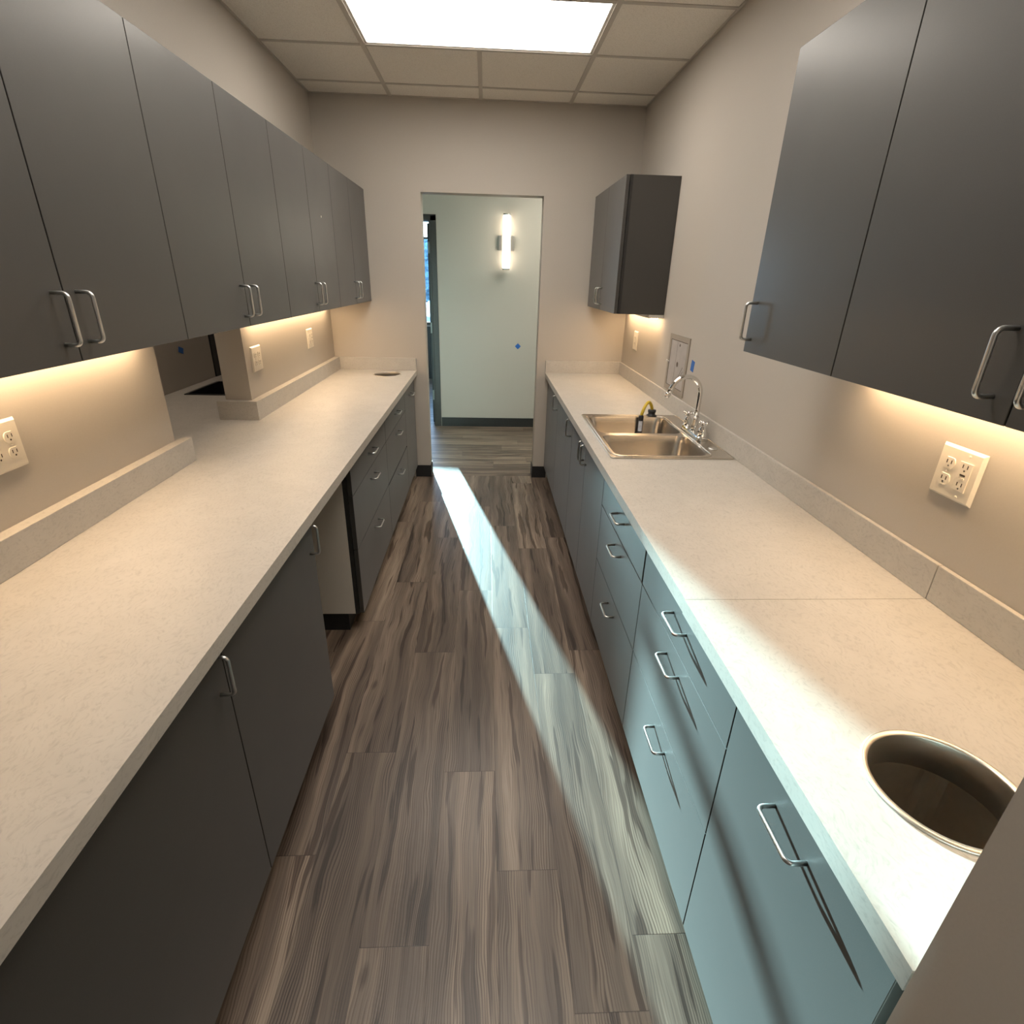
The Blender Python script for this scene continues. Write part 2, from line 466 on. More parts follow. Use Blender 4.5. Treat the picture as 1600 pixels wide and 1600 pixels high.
# ------------------------------------------------------------------ the shell
def walls():
    # left wall, with the pass-through above the counter
    WL = XL - 0.128
    P0, P1 = 2.050, 2.790
    bm = bmesh.new()
    box(bm, WL, XL, 0.17, P0, 0, ZC)
    box(bm, WL, XL, P1, YF, 0, ZC)
    box(bm, WL, XL, P0, P1, 0, CZ - 0.001)
    box(bm, WL, XL, P0, P1, 1.420, ZC)
    struct('wall_left', bm, M['wall'])
    bm = bmesh.new(); box(bm, XR, XR + 0.12, 0.17, YF, 0, ZC); struct('wall_right', bm, M['wall'])
    # far wall with the doorway
    DX0, DX1, DZ = -0.459, 0.4205, 2.1355
    bm = bmesh.new()
    box(bm, WL, DX0, YF, YF + 0.125, 0, ZC)
    box(bm, DX1, XR + 0.12, YF, YF + 0.125, 0, ZC)
    box(bm, DX0, DX1, YF, YF + 0.125, DZ, ZC)
    struct('wall_far', bm, M['wall'])
    # near wall, the camera stands in its opening
    bm = bmesh.new()
    box(bm, WL, -0.58, 0.17, 0.32, 0, ZC)
    box(bm, 0.482, XR + 0.12, 0.17, 0.32, 0, ZC)
    box(bm, -0.58, 0.482, 0.17, 0.32, 2.135, ZC)
    struct('wall_near', bm, M['wall'])
    # room behind the camera
    bm = bmesh.new()
    box(bm, -1.6, -1.5, -2.4, 0.17, 0, ZC); box(bm, 1.5, 1.6, -2.4, 0.17, 0, ZC); box(bm, -1.6, 1.6, -2.5, -2.4, 0, ZC)
    struct('wall_back_hall', bm, M['wall'])
    # hall beyond the doorway
    HY = 6.155
    bm = bmesh.new()
    box(bm, -0.555, 2.6, HY, HY + 0.12, 0, ZC)
    box(bm, -2.6, -1.52, HY, HY + 0.12, 0, ZC)
    box(bm, -1.52, -0.555, HY, HY + 0.12, 2.145, ZC)
    struct('wall_hall', bm, M['wall'])
    bm = bmesh.new()
    box(bm, 2.6, 2.7, YF + 0.125, HY + 0.12, 0, ZC); box(bm, -2.7, -2.6, YF + 0.125, HY + 0.12, 0, ZC)
    box(bm, XR + 0.12, 2.6, YF, YF + 0.125, 0, ZC); box(bm, -2.6, WL, YF, YF + 0.125, 0, ZC)
    struct('wall_hall_ends', bm, M['wall'])
    # room with the window
    bm = bmesh.new()
    WX0, WX1, WZ0, WZ1, WY = -2.7, -0.45, 0.845, 2.90, 9.30
    box(bm, -3.6, WX0, WY, WY + 0.15, 0, ZC + 0.6); box(bm, WX1, 0.8, WY, WY + 0.15, 0, ZC + 0.6)
    box(bm, WX0, WX1, WY, WY + 0.15, 0, WZ0); box(bm, WX0, WX1, WY, WY + 0.15, WZ1, ZC + 0.6)
    box(bm, -3.7, -3.6, HY + 0.12, WY + 0.15, 0, ZC + 0.6); box(bm, 0.8, 0.9, HY + 0.12, WY + 0.15, 0, ZC + 0.6); box(bm, -3.7, 0.9, HY + 0.0, HY + 0.12, ZC, ZC + 0.6)
    struct('wall_window_side', bm, M['wall'])
    # window
    bm = bmesh.new()
    box(bm, WX0, WX1, WY + 0.03, WY + 0.09, WZ1 - 0.05, WZ1, 0.003); box(bm, WX0, WX1, WY + 0.03, WY + 0.09, WZ0, WZ0 + 0.05, 0.003)
    box(bm, WX0, WX0 + 0.05, WY + 0.03, WY + 0.09, WZ0, WZ1, 0.003); box(bm, WX1 - 0.05, WX1, WY + 0.03, WY + 0.09, WZ0, WZ1, 0.003)
    box(bm, WX0, WX1, WY + 0.03, WY + 0.09, 2.105, 2.135, 0.003)
    w = struct('window_1', bm, M['frame_dark'])
    bm = bmesh.new(); box(bm, WX0 + 0.05, WX1 - 0.05, WY + 0.055, WY + 0.060, WZ0 + 0.05, WZ1 - 0.05)
    obj('pane', bm, M['glass'], w)
    bm = bmesh.new(); box(bm, WX0, WX1, WY - 0.03, WY - 0.001, 0.0, WZ0 - 0.01); struct('trim_2', bm, M['door_black'])
    # pass-through side room
    bm = bmesh.new()
    box(bm, -2.0, -1.905, 0.9, 3.98, 0, ZC); box(bm, -2.0, -1.905, 5.0, 5.1, 0, ZC)
    box(bm, -2.0, WL, 0.8, 0.9, 0, ZC)
    struct('wall_side_room', bm, M['wall'])
walls()

# ceilings
def ceilings():
    WL = XL - 0.128
    bm = bmesh.new()
    LX0, LX1, LY0, LY1 = -0.628, 0.566, 2.965, 3.560
    slab(bm, [(XL, 0.32), (XR, 0.32), (XR, YF), (XL, YF)],
         [[(LX0, LY0), (LX1, LY0), (LX1, LY1), (LX0, LY1)], [(LX0, 1.135), (LX1, 1.135), (LX1, 1.730), (LX0, 1.730)]], ZC, ZC + 0.02)
    c = struct('ceiling', bm, M['ceil_tile'])
    g = bmesh.new()
    zz = ZC - 0.003
    hw = 0.0125
    ys = [0.518, 1.128, 1.738, 2.348, 2.958, 3.568, 4.178]
    xs = [-0.637, -0.032, 0.575]
    for y in ys: box(g, XL, XR, y - hw, y + hw, zz, ZC + 0.004)
    for x in (xs[0], xs[2]): box(g, x - hw, x + hw, 0.32, YF, zz - 0.0008, ZC + 0.004)
    for a, b in ((0.32, 1.128), (1.738, 2.958), (3.568, YF)): box(g, xs[1] - hw, xs[1] + hw, a, b, zz - 0.0006, ZC + 0.004)
    # wall angle round the room
    t = 0.012
    box(g, XL, XL + t, 0.32, YF, zz - 0.001, ZC + 0.002); box(g, XR - t, XR, 0.32, YF, zz - 0.001, ZC + 0.002)
    box(g, XL, XR, YF - t, YF, zz - 0.001, ZC + 0.002); box(g, XL, XR, 0.32, 0.32 + t, zz - 0.001, ZC + 0.002)
    obj('ceiling_grid', g, M['tbar'], c)
    bm = bmesh.new()
    box(bm, -1.6, 1.6, -2.5, 0.32, ZC, ZC + 0.02)
    box(bm, -2.7, 2.7, YF, 6.28, ZC, ZC + 0.02)
    box(bm, -3.7, 0.9, 6.275, 9.45, ZC + 0.4, ZC + 0.42)
    box(bm, -2.7, WL, 0.8, YF, ZC, ZC + 0.02)
    struct('ceiling_side_rooms', bm, M['ceil_tile'])
    # roof void above the lights, closed
    bm = bmesh.new(); box(bm, XL - 0.15, XR + 0.12, 0.17, YF + 0.12, ZC + 0.14, ZC + 0.16)
    struct('ceiling_deck', bm, M['ceil_tile'])
ceilings()

# floor, laid plank by plank
def floor():
    W_, L_ = 0.179, 1.195
    bm = bmesh.new()
    uvl = bm.loops.layers.uv.new('plank')
    al = bm.faces.layers  # face attributes are written after conversion
    rows = []
    def plank(x0, x1, y0, y1, alongx, uoff, voff, w, L, rnd):
        vs = [bm.verts.new(c) for c in ((x0, y0, 0), (x1, y0, 0), (x1, y1, 0), (x0, y1, 0))]
        f = bm.faces.new(vs)
        for lp in f.loops:
            x, y = lp.vert.co.x, lp.vert.co.y
            if alongx: lp[uvl].uv = (y - uoff, x - voff)
            else: lp[uvl].uv = (x - uoff, y - voff)
        rows.append((rnd, (w, L, 0)))
    # kitchen: boards run towards the doorway; joints as in the room
    offs = {-5: .3, -4: .85, -3: 1.09 % L_, -2: 1.467 % L_, -1: .841, 0: 1.377 % L_, 1: 1.028, 2: .688, 3: .849, 4: .2, 5: .6, 6: .1, -6: .5, -7: .1, -8: .9, 7: .4, 8: .7}
    # column k spans x from -0.1315 + 0.179 (k)
    for k in range(-8, 9):
        xa = -0.1300 + W_ * k; xb = xa + W_
        y = offs[k] - L_ * 3
        while y < 4.455:
            ya, yb = max(y, -2.4), min(y + L_, 4.455)
            if yb > ya: plank(xa, xb, ya, yb, False, xa, y, W_, L_, (random.random(), random.random(), random.random()))
            y += L_
    # doorway and hall: boards run across
    y = 4.455; i = 0
    while y < 9.3:
        w = 0.215 if i == 0 else W_
        x = -3.6 + random.uniform(-L_, 0) if i else -1.0
        while x < 2.6:
            xa, xb = max(x, -3.6), min(x + (L_ if i else 3.0), 2.6)
            rz = random.random() if i else 0.05
            if xb > xa: plank(xa, xb, y, min(y + w, 9.3), True, y, x, w, L_ if i else 3.0, (random.random(), random.random(), rz))
            x += L_ if i else 3.0
        y += w; i += 1
    me = bpy.data.meshes.new('floor')
    bm.to_mesh(me); bm.free()
    a = me.attributes.new('rnd', 'FLOAT_VECTOR', 'FACE'); b = me.attributes.new('size', 'FLOAT_VECTOR', 'FACE')
    for i, (r, s) in enumerate(rows): a.data[i].vector = r; b.data[i].vector = s
    me.materials.append(M['floor'])
    o = bpy.data.objects.new('floor', me); COL.objects.link(o); o['kind'] = 'structure'
    bm = bmesh.new(); box(bm, -4, 3, -2.5, 9.5, -0.05, -0.003)
    s = struct('floor_slab', bm, M['kick'])
floor()

def baseboards():
    H = 0.102
    bm = bmesh.new()
    box(bm, -0.585, -0.452, YF - 0.006, YF, 0, H, 0.001); box(bm, -0.459, -0.452, YF, YF + 0.13, 0, H, 0.001)
    struct('baseboard_far_left', bm, M['kick'])
    bm = bmesh.new()
    box(bm, 0.4135, 0.535, YF - 0.006, YF, 0, H, 0.001); box(bm, 0.4135, 0.4205, YF, YF + 0.13, 0, H, 0.001)
    struct('baseboard_far_right', bm, M['kick'])
    bm = bmesh.new(); box(bm, -0.493, 2.6, 6.147, 6.155, 0, H, 0.001)
    struct('baseboard_hall', bm, M['base'])
baseboards()

# ------------------------------------------------------------------ hall door
def hall_door():
    HY = 6.155
    bm = bmesh.new()
    box(bm, -0.555, -0.497, HY - 0.012, HY + 0.03, 0, 2.145, 0.002)      # near face of right jamb
    box(bm, -0.570, -0.555, HY - 0.012, HY + 0.115, 0, 2.10, 0.002)
    box(bm, -1.58, -0.497, HY - 0.012, HY + 0.03, 2.100, 2.155, 0.002)
    box(bm, -1.52, -0.555, HY + 0.03, HY + 0.14, 2.095, 2.145, 0.002)
    box(bm, -1.58, -1.49, HY - 0.012, HY + 0.14, 0, 2.10, 0.002)
    d = struct('door_1', bm, M['frame_dark'])
    bm = bmesh.new()
    box(bm, -0.602, -0.562, HY + 0.135, HY + 1.02, 0.012, 2.085, 0.002)
    obj('door_leaf', bm, M['door_black'], d)
    for z in (1.86, 1.065, 0.33):
        bm = bmesh.new()
        box(bm, -0.598, -0.564, HY + 0.122, HY + 0.134, z - 0.055, z + 0.055, 0.001)
        tube(bm, [(-0.5625, HY + 0.126, z - 0.056), (-0.5625, HY + 0.126, z + 0.056)], 0.0065)
        obj('hinge', bm, M['hinge'], d)
hall_door()

# ------------------------------------------------------------------ outdoors through the window
def outdoors():
    YY = 9.95
    pts = [(-1.442, 9.46, 3.12), (-1.442, YY - 0.1, 3.10), (-1.442, YY, 3.0), (-1.442, YY, 2.5)]
    for (y, z) in ((1.60, 0.575), (1.42, 0.608), (1.19, 0.618), (1.02, 0.605), (0.878, 0.575), (0.734, 0.512), (0.57, 0.440), (0.45, 0.375), (0.30, 0.300)):
        pts.append((0.514 - 0.235 * (YY - y), YY, z + 0.188 * (YY - y)))
    bm = bmesh.new(); tube(bm, pts, 0.020, seg=10)  # unseen bar, added and bent to cast the soft diagonal cabinet shadow
    tag(obj('shadow_arm', bm, M['frame_dark'], loc=pts[0]), 'unseen curved bar added outside the far window to cast a shadow', 'shadow caster')
    bm = bmesh.new(); box(bm, -14, 8, 9.6, 40, -0.35, -0.30)
    tag(obj('parking_lot', bm, M['asphalt']), 'grey blue paved ground seen through the far window', 'ground')['kind'] = 'structure'
    rr = random.Random(3)
    for i, (x, y, r) in enumerate(((-3.7, 31, 1.6), (-1.2, 33, 1.3))):
        bm = bmesh.new()
        bmesh.ops.create_icosphere(bm, subdivisions=4, radius=r)
        for v in bm.verts:
            k = 1 + 0.28 * (rr.random() - 0.5)
            v.co = Vector((v.co.x * k, v.co.y * k, v.co.z * k * 0.95)) + Vector((x, y, 1.75))
        tube(bm, [(x, y, -0.32), (x, y, 1.2)], 0.12)
        tag(obj('tree', bm, M['foliage'], loc=(x, y, -0.3)), ['leafy tree outside the far window, left one', 'leafy tree outside the far window, right one'][i], 'tree', 'trees outside the window')
outdoors()

# ------------------------------------------------------------------ pulls
def pull(parent, x, y, z, sx, vertical, mat=None):
    """wire pull on a face at x; sx is the side it sticks out to"""
    h, s, r = 0.050, 0.032, 0.0042
    c = 0.011
    pts = []
    pts.append((0, -h))
    pts.append((s - c, -h))
    for i in range(1, 6):
        a = math.radians(90 * i / 6); pts.append((s - c + c * math.sin(a), -h + c - c * math.cos(a)))
    pts.append((s, -h + c)); pts.append((s, h - c))
    for i in range(1, 6):
        a = math.radians(90 * i / 6); pts.append((s - c + c * math.cos(a), h - c + c * math.sin(a)))
    pts.append((s - c, h)); pts.append((0, h))
    P = [(x + sx * p, y, z + q) if vertical else (x + sx * p, y + q, z) for p, q in pts]
    bm = bmesh.new(); tube(bm, P, r, seg=10)
    return obj('handle', bm, mat or M['nickel'], parent)

GAP = 0.0016
def front(parent, name, x, sx, y0, y1, z0, z1):
    """a door or drawer front whose face is at x, facing sx"""
    bm = bmesh.new()
    box(bm, x, x - sx * 0.020, y0 + GAP, y1 - GAP, z0 + GAP, z1 - GAP, 0.0012)
    return obj(name, bm, M['laminate'], parent)

DB, DT = 0.105, 0.8585
def base_cabinet(label, face, sx, back, y0, y1, kind, hy=None, ybot_extra=0, pale_end=None, kick=(0, 0), slip=0.0, drop=0.0):
    t = thing('base_cabinet', label, 'cabinet', ((face + back) / 2, (y0 + y1) / 2, 0), 'base cabinets under the worktops')
    cf = face - sx * 0.0225
    bm = bmesh.new()
    T = 0.018
    lo, hi = min(cf, back), max(cf, back)
    inner_lo, inner_hi = (lo + T, hi) if sx < 0 else (lo, hi - T)
    # sides, bottom, back; dark edge band on the front edges
    for (a, b, end) in ((y0 + 0.0005, y0 + T, 'near'), (y1 - T, y1 - 0.0005, 'far')):
        mi = 2 if pale_end == end else 0
        box(bm, inner_lo, inner_hi, a, b, DB - 0.003, CZ - 0.001, mi=mi)
        e0, e1 = (lo, lo + T) if sx < 0 else (hi - T, hi)
        box(bm, e0, e1, a, b, DB - 0.003, CZ - 0.001, mi=1)
    box(bm, lo + T, hi - T, y0 + T, y1 - T, DB - 0.003, DB + 0.015, mi=0)
    b0, b1 = (hi - 0.012, hi) if sx < 0 else (lo, lo + 0.012)
    box(bm, b0, b1, y0 + T, y1 - T, DB + 0.015, CZ - 0.001, mi=0)
    obj('carcass', bm, [M['laminate'], M['dark_edge'], M['melamine']], t)
    bm = bmesh.new()
    k0 = face - sx * 0.078
    kb = back + sx * 0.05
    box(bm, k0, kb, y0 + 0.001 + kick[0], y1 - 0.001 - kick[1], 0.0005, DB - 0.0035)
    obj('toe_kick', bm, M['kick'], t)
    yc = (y0 + y1) / 2
    if kind == 'drawers':
        for (a, b, hz) in ((0.705, DT, 0.786), (0.444, 0.705, 0.652), (DB, 0.444, 0.385)):
            d = front(t, 'drawer', face, sx, y0 + (slip if hz > 0.7 else 0), y1, a, b - (drop if hz < 0.5 else 0))
            pull(d, face, yc, hz, sx, False)
    elif kind == 'bin':
        d = front(t, 'door', face, sx, y0, y1, DB, DT)
        pull(d, face, yc, 0.768, sx, False)
    elif kind == 'double':
        for (a, b, h) in ((y0, yc, yc - 0.036), (yc, y1, yc + 0.036)):
            d = front(t, 'door', face, sx, a, b, DB, DT)
            pull(d, face, h, 0.795, sx, True)
    elif kind == 'single':
        d = front(t, 'door', face, sx, y0, y1, DB, DT)
        pull(d, face, hy, 0.795, sx, True)
    return t

RB, LB = XR - 0.002, XL + 0.002
base_cabinet('sunlit dark grey one-door base cabinet below the near trash ring', RF, -1, RB, 0.352, 0.811, 'bin')
base_cabinet('sunlit dark grey three-drawer cabinet on the right, the drawer stack nearer the camera', RF, -1, RB, 0.811, 1.472, 'drawers')
base_cabinet('dark grey three-drawer cabinet on the right, between the sink cabinet and the nearer drawer stack', RF, -1, RB, 1.472, 2.131, 'drawers', slip=0.008)
base_cabinet('dark grey cabinet with a pair of doors directly below the double sink', RF, -1, RB, 2.131, 3.040, 'double')
base_cabinet('shaded single-door cabinet on the right, just beyond the sink', RF, -1, RB, 3.040, 3.725, 'single', hy=3.078)
base_cabinet('shaded single-door cabinet at the far end of the right counter beside the doorway', RF, -1, RB, 3.725, 4.418, 'single', hy=3.763)
base_cabinet('largest dark grey one-door base cabinet at the near left corner of the photo', LF, 1, LB, 0.325, 0.984, 'single', hy=0.946)
base_cabinet('dark grey single-door cabinet on the left, just before the open knee space', LF, 1, LB, 0.984, 1.645, 'single', hy=1.600)
base_cabinet('dark grey three-drawer cabinet on the left with a pale side facing the open knee space', LF, 1, LB, 2.200, 3.048, 'drawers', pale_end='near', kick=(0.012, 0))
base_cabinet('dark grey three-drawer cabinet in the middle of the far left run', LF, 1, LB, 3.048, 3.852, 'drawers', drop=0.007)
base_cabinet('narrow dark grey one-door cabinet at the far left beside the doorway', LF, 1, LB, 3.852, 4.405, 'bin')

# ------------------------------------------------------------------ worktops
SKX0, SKX1, SKY0, SKY1 = 0.543, 1.083, 2.170, 2.957
def worktop_left():
    t = thing('worktop', 'long pale speckled worktop along the whole left side', 'worktop', (-0.86, 2.3, CZ))
    bm = bmesh.new()
    P0, P1 = 2.052, 2.788
    WX = -1.900
    out = [(XLF, 0.325), (XLF, YF - 0.0015), (XL + 0.0015, YF - 0.0015), (XL + 0.0015, P1), (XL - 0.129, P1), (XL - 0.129, 4.40), (WX, 4.40), (WX, 1.2), (XL - 0.129, 1.2), (XL - 0.129, P0), (XL + 0.0015, P0), (XL + 0.0015, 0.325)]
    slab(bm, out, [circle(-0.735, 4.200, 0.1010), [(-1.795, 3.345), (-1.45, 3.345), (-1.45, 3.775), (-1.795, 3.775)]], CZ, ZT)
    obj('top', bm, M['counter'], t)
    bs = 0.040
    bm = bmesh.new()
    box(bm, XL + 0.001, XL + bs, 0.325, 2.098, ZT, ZB, 0.0015)
    obj('backsplash', bm, M['counter'], t)
    bm = bmesh.new()
    # wraps round the end of the wall and along to the far corner
    lay = [(XL + bs, 2.745), (XL + bs, YF - 0.0015), (XL + 0.001, YF - 0.0015), (XL + 0.001, 2.787), (XL - 0.155, 2.787), (XL - 0.155, 2.745)]
    slab(bm, lay, [], ZT, ZB)
    obj('backsplash', bm, M['counter'], t)
    bm = bmesh.new(); box(bm, XL + bs, XLF - 0.001, YF - 0.021, YF - 0.001, ZT, ZB, 0.0015)
    obj('backsplash', bm, M['counter'], t)
worktop_left()

def worktop_right():
    t = thing('worktop', 'pale speckled worktop on the right holding the double sink', 'worktop', (0.8, 2.7, CZ))
    bm = bmesh.new()
    slab(bm, [(XRF, 1.0785), (XR - 0.0015, 1.0785), (XR - 0.0015, YF - 0.0015), (XRF, YF - 0.0015)], [[(SKX0 + 0.012, SKY0 + 0.012), (SKX1 - 0.012, SKY0 + 0.012), (SKX1 - 0.012, SKY1 - 0.012), (SKX0 + 0.012, SKY1 - 0.012)]], CZ, ZT)
    obj('top', bm, M['counter'], t)
    bm = bmesh.new(); box(bm, XR - 0.0145, XR - 0.001, 1.0785, YF - 0.0015, ZT, ZB, 0.0015)
    obj('backsplash', bm, M['counter'], t)
    bm = bmesh.new(); box(bm, XRF, XR - 0.0145, YF - 0.021, YF - 0.001, ZT, ZB, 0.0015)
    obj('backsplash', bm, M['counter'], t)
    t = thing('worktop', 'short sunlit piece of worktop at the near right with a round steel-rimmed opening', 'worktop', (0.8, 0.7, CZ))
    bm = bmesh.new()
    slab(bm, [(XRF - 0.002, 0.325), (XR - 0.0015, 0.325), (XR - 0.0015, 1.0765), (XRF - 0.002, 1.0765)], [circle(0.710, 0.555, 0.1070, 80)], CZ, ZT + 0.0003)
    obj('top', bm, M['counter'], t)
    bm = bmesh.new(); box(bm, XR - 0.0145, XR - 0.001, 0.325, 1.0765, ZT + 0.0005, ZB, 0.0015)
    obj('backsplash', bm, M['counter'], t)
worktop_right()

def grommet(label, cx, cy, r):
    bm = bmesh.new()
    ri = r - 0.0115
    prof = [(r, ZT + 0.0006), (r - 0.001, ZT + 0.0028), (r - 0.004, ZT + 0.0040), (ri + 0.001, ZT + 0.0030), (ri, ZT + 0.0005), (ri, ZT - 0.062), (ri + 0.0015, ZT - 0.062), (ri + 0.0015, ZT + 0.0004)]
    lathe(bm, prof, (cx, cy, 0), seg=96, closed=True)
    tag(obj('trash_ring', bm, M['steel_ring'], loc=(cx, cy, ZT)), label, 'trash opening', 'round steel waste openings')
grommet('large round steel trash ring set in the near right worktop', 0.710, 0.555, 0.1125)
grommet('round steel trash ring in the far end of the left worktop, beside the doorway', -0.735, 4.200, 0.1065)

def bin_(label, cx, cy):
    bm = bmesh.new()
    a = rrect(cx - 0.20, cx + 0.17, cy - 0.17, cy + 0.17, 0.04)
    lo = [bm.verts.new((cx + (x - cx) * 0.85, cy + (y - cy) * 0.85, DB + 0.017)) for x, y in a]
    hi = [bm.verts.new((x, y, 0.825)) for x, y in a]
    n = len(a)
    for i in range(n): bm.faces.new((lo[i], lo[(i+1) % n], hi[(i+1) % n], hi[i]))
    bm.faces.new(lo)
    tag(obj('waste_bin', bm, M['bin'], loc=(cx, cy, DB + 0.016)), label, 'bin')
bin_('dark waste bin inside the cabinet, just visible through the near trash ring', 0.76, 0.585)

# ------------------------------------------------------------------ sink
def sink():
    t = thing('sink', 'stainless steel double-bowl drop-in sink set into the right worktop', 'sink', ((SKX0 + SKX1) / 2, (SKY0 + SKY1) / 2, ZT))
    bowls = [(0.570, 0.985, 2.565, 2.905), (0.570, 0.985, 2.205, 2.525)]
    bm = bmesh.new()
    zt = ZT + 0.0055
    slab(bm, rrect(SKX0, SKX1, SKY0, SKY1, 0.016), [rrect(*b, 0.045) for b in bowls], ZT + 0.0008, zt)
    # raised bead round the bowls
    loop = [(x, y, zt) for x, y in rrect(0.556, 1.000, 2.188, 2.925, 0.05)]
    tube(bm, loop, 0.0035, seg=8, closed=True)
    tube(bm, [(x, y, zt - 0.002) for x, y in rrect(SKX0 + 0.002, SKX1 - 0.002, SKY0 + 0.002, SKY1 - 0.002, 0.015)], 0.0035, seg=8, closed=True)
    obj('rim', bm, M['steel'], t)
    for b in bowls:
        bm = bmesh.new()
        rings = []
        D = 0.165
        for (ins, z, rr) in ((0, zt, .045), (0.001, zt - .004, .045), (0.006, ZT - 0.03, .05), (0.012, ZT - D + .035, .055), (0.022, ZT - D + .010, .055), (0.045, ZT - D, .05)):
            rings.append([bm.verts.new((x, y, z)) for x, y in rrect(b[0] + ins, b[1] - ins, b[2] + ins, b[3] - ins, rr)])
        n = len(rings[0])
        for i in range(len(rings) - 1):
            for k in range(n):
                f = bm.faces.new((rings[i][k], rings[i][(k+1) % n], rings[i+1][(k+1) % n], rings[i+1][k])); f.smooth = True
        bm.faces.new(rings[-1])
        o = obj('bowl', bm, M['steel'], t)
        cx, cy = (b[0] + b[1]) / 2, (b[2] + b[3]) / 2
        bm = bmesh.new()
        lathe(bm, [(0.044, ZT - D + 0.0005), (0.043, ZT - D + 0.003), (0.034, ZT - D + 0.002), (0.031, ZT - D - 0.0), (0.005, ZT - D + 0.0006)], (cx, cy, 0), 32)
        obj('drain', bm, M['chrome'], o)
    bm = bmesh.new()
    lathe(bm, [(0.021, zt + 0.0002), (0.020, zt + 0.003), (0.014, zt + 0.004), (0.002, zt + 0.0042)], (1.040, 2.315, 0), 32)
    obj('hole_cover', bm, M['nickel'], t)
sink()

def faucet():
    fx, fy, z0 = 1.040, 2.560, ZT + 0.0062
    t = thing('faucet', 'chrome gooseneck faucet with two cross handles standing on the sink deck', 'faucet', (fx, fy, z0))
    bm = bmesh.new()
    a = rrect(fx - 0.027, fx + 0.027, fy - 0.130, fy + 0.130, 0.024)
    lo = [bm.verts.new((x, y, z0)) for x, y in a]
    mi = [bm.verts.new((x, y, z0 + 0.012)) for x, y in a]
    hi = [bm.verts.new((fx + (x - fx) * 0.86, fy + (y - fy) * 0.96, z0 + 0.018)) for x, y in a]
    n = len(a)
    for A, B in ((lo, mi), (mi, hi)):
        for i in range(n): bm.faces.new((A[i], A[(i+1) % n], B[(i+1) % n], B[i]))
    bm.faces.new(hi); bm.faces.new(list(reversed(lo)))
    obj('base_plate', bm, M['chrome'], t)
    bm = bmesh.new()
    zz = z0 + 0.018
    lathe(bm, [(0.024, zz), (0.024, zz + .004), (0.018, zz + .008), (0.0195, zz + .020), (0.017, zz + .035), (0.0125, zz + .055), (0.0115, zz + .062), (0.0140, zz + .064), (0.0145, zz + .068), (0.0118, zz + .070)], (fx, fy, 0), 28)
    obj('spout_body', bm, M['chrome'], t)
    bm = bmesh.new()
    zb = zz + 0.066
    pts = [(fx, fy, zb), (fx, fy, zb + 0.04), (fx, fy, 1.095)]
    R = 0.0735; cx = fx - R; cz = 1.105
    for i in range(0, 15):
        aa = math.radians(i * 160 / 14)
        pts.append((cx + R * math.cos(aa), fy, cz + R * 1.08 * math.sin(aa)))
    last = Vector(pts[-1]); d = (last - Vector(pts[-2])).normalized()
    pts.append(tuple(last + d * 0.030))
    tube(bm, pts, 0.0112, seg=16)
    obj('gooseneck', bm, M['chrome'], t)
    bm = bmesh.new()
    e = last + d * 0.026
    tube(bm, [e, e + d * 0.004, e + d * 0.008, e + d * 0.018, e + d * 0.024], [0.010, 0.0145, 0.015, 0.0125, 0.0115], seg=18)
    obj('spout_tip', bm, M['chrome'], t)
    for s in (1, -1):
        hy = fy + s * 0.1016
        bm = bmesh.new()
        lathe(bm, [(0.024, zz), (0.024, zz + .004), (0.019, zz + .010), (0.0205, zz + .024), (0.017, zz + .036), (0.010, zz + .046), (0.0085, zz + .054), (0.011, zz + .058), (0.004, zz + .072)], (fx, hy, 0), 26)
        h = obj('valve', bm, M['chrome'], t)
        bm = bmesh.new()
        c = Vector((fx, hy, zz + 0.062))
        for k in range(4):
            an = math.radians(45 * (1 if s > 0 else 0.4) + 90 * k)
            dv = Vector((math.cos(an), math.sin(an), 0.12))
            tube(bm, [c, c + dv * 0.012, c + dv * 0.020, c + dv * 0.026, c + dv * 0.030], [0.0045, 0.0042, 0.0055, 0.0075, 0.0035], seg=10)
        lathe(bm, [(0.0075, c.z - 0.005), (0.0085, c.z), (0.0075, c.z + 0.006), (0.002, c.z + 0.009)], (c.x, c.y, 0), 16)
        obj('cross_handle', bm, M['chrome'], h)
faucet()

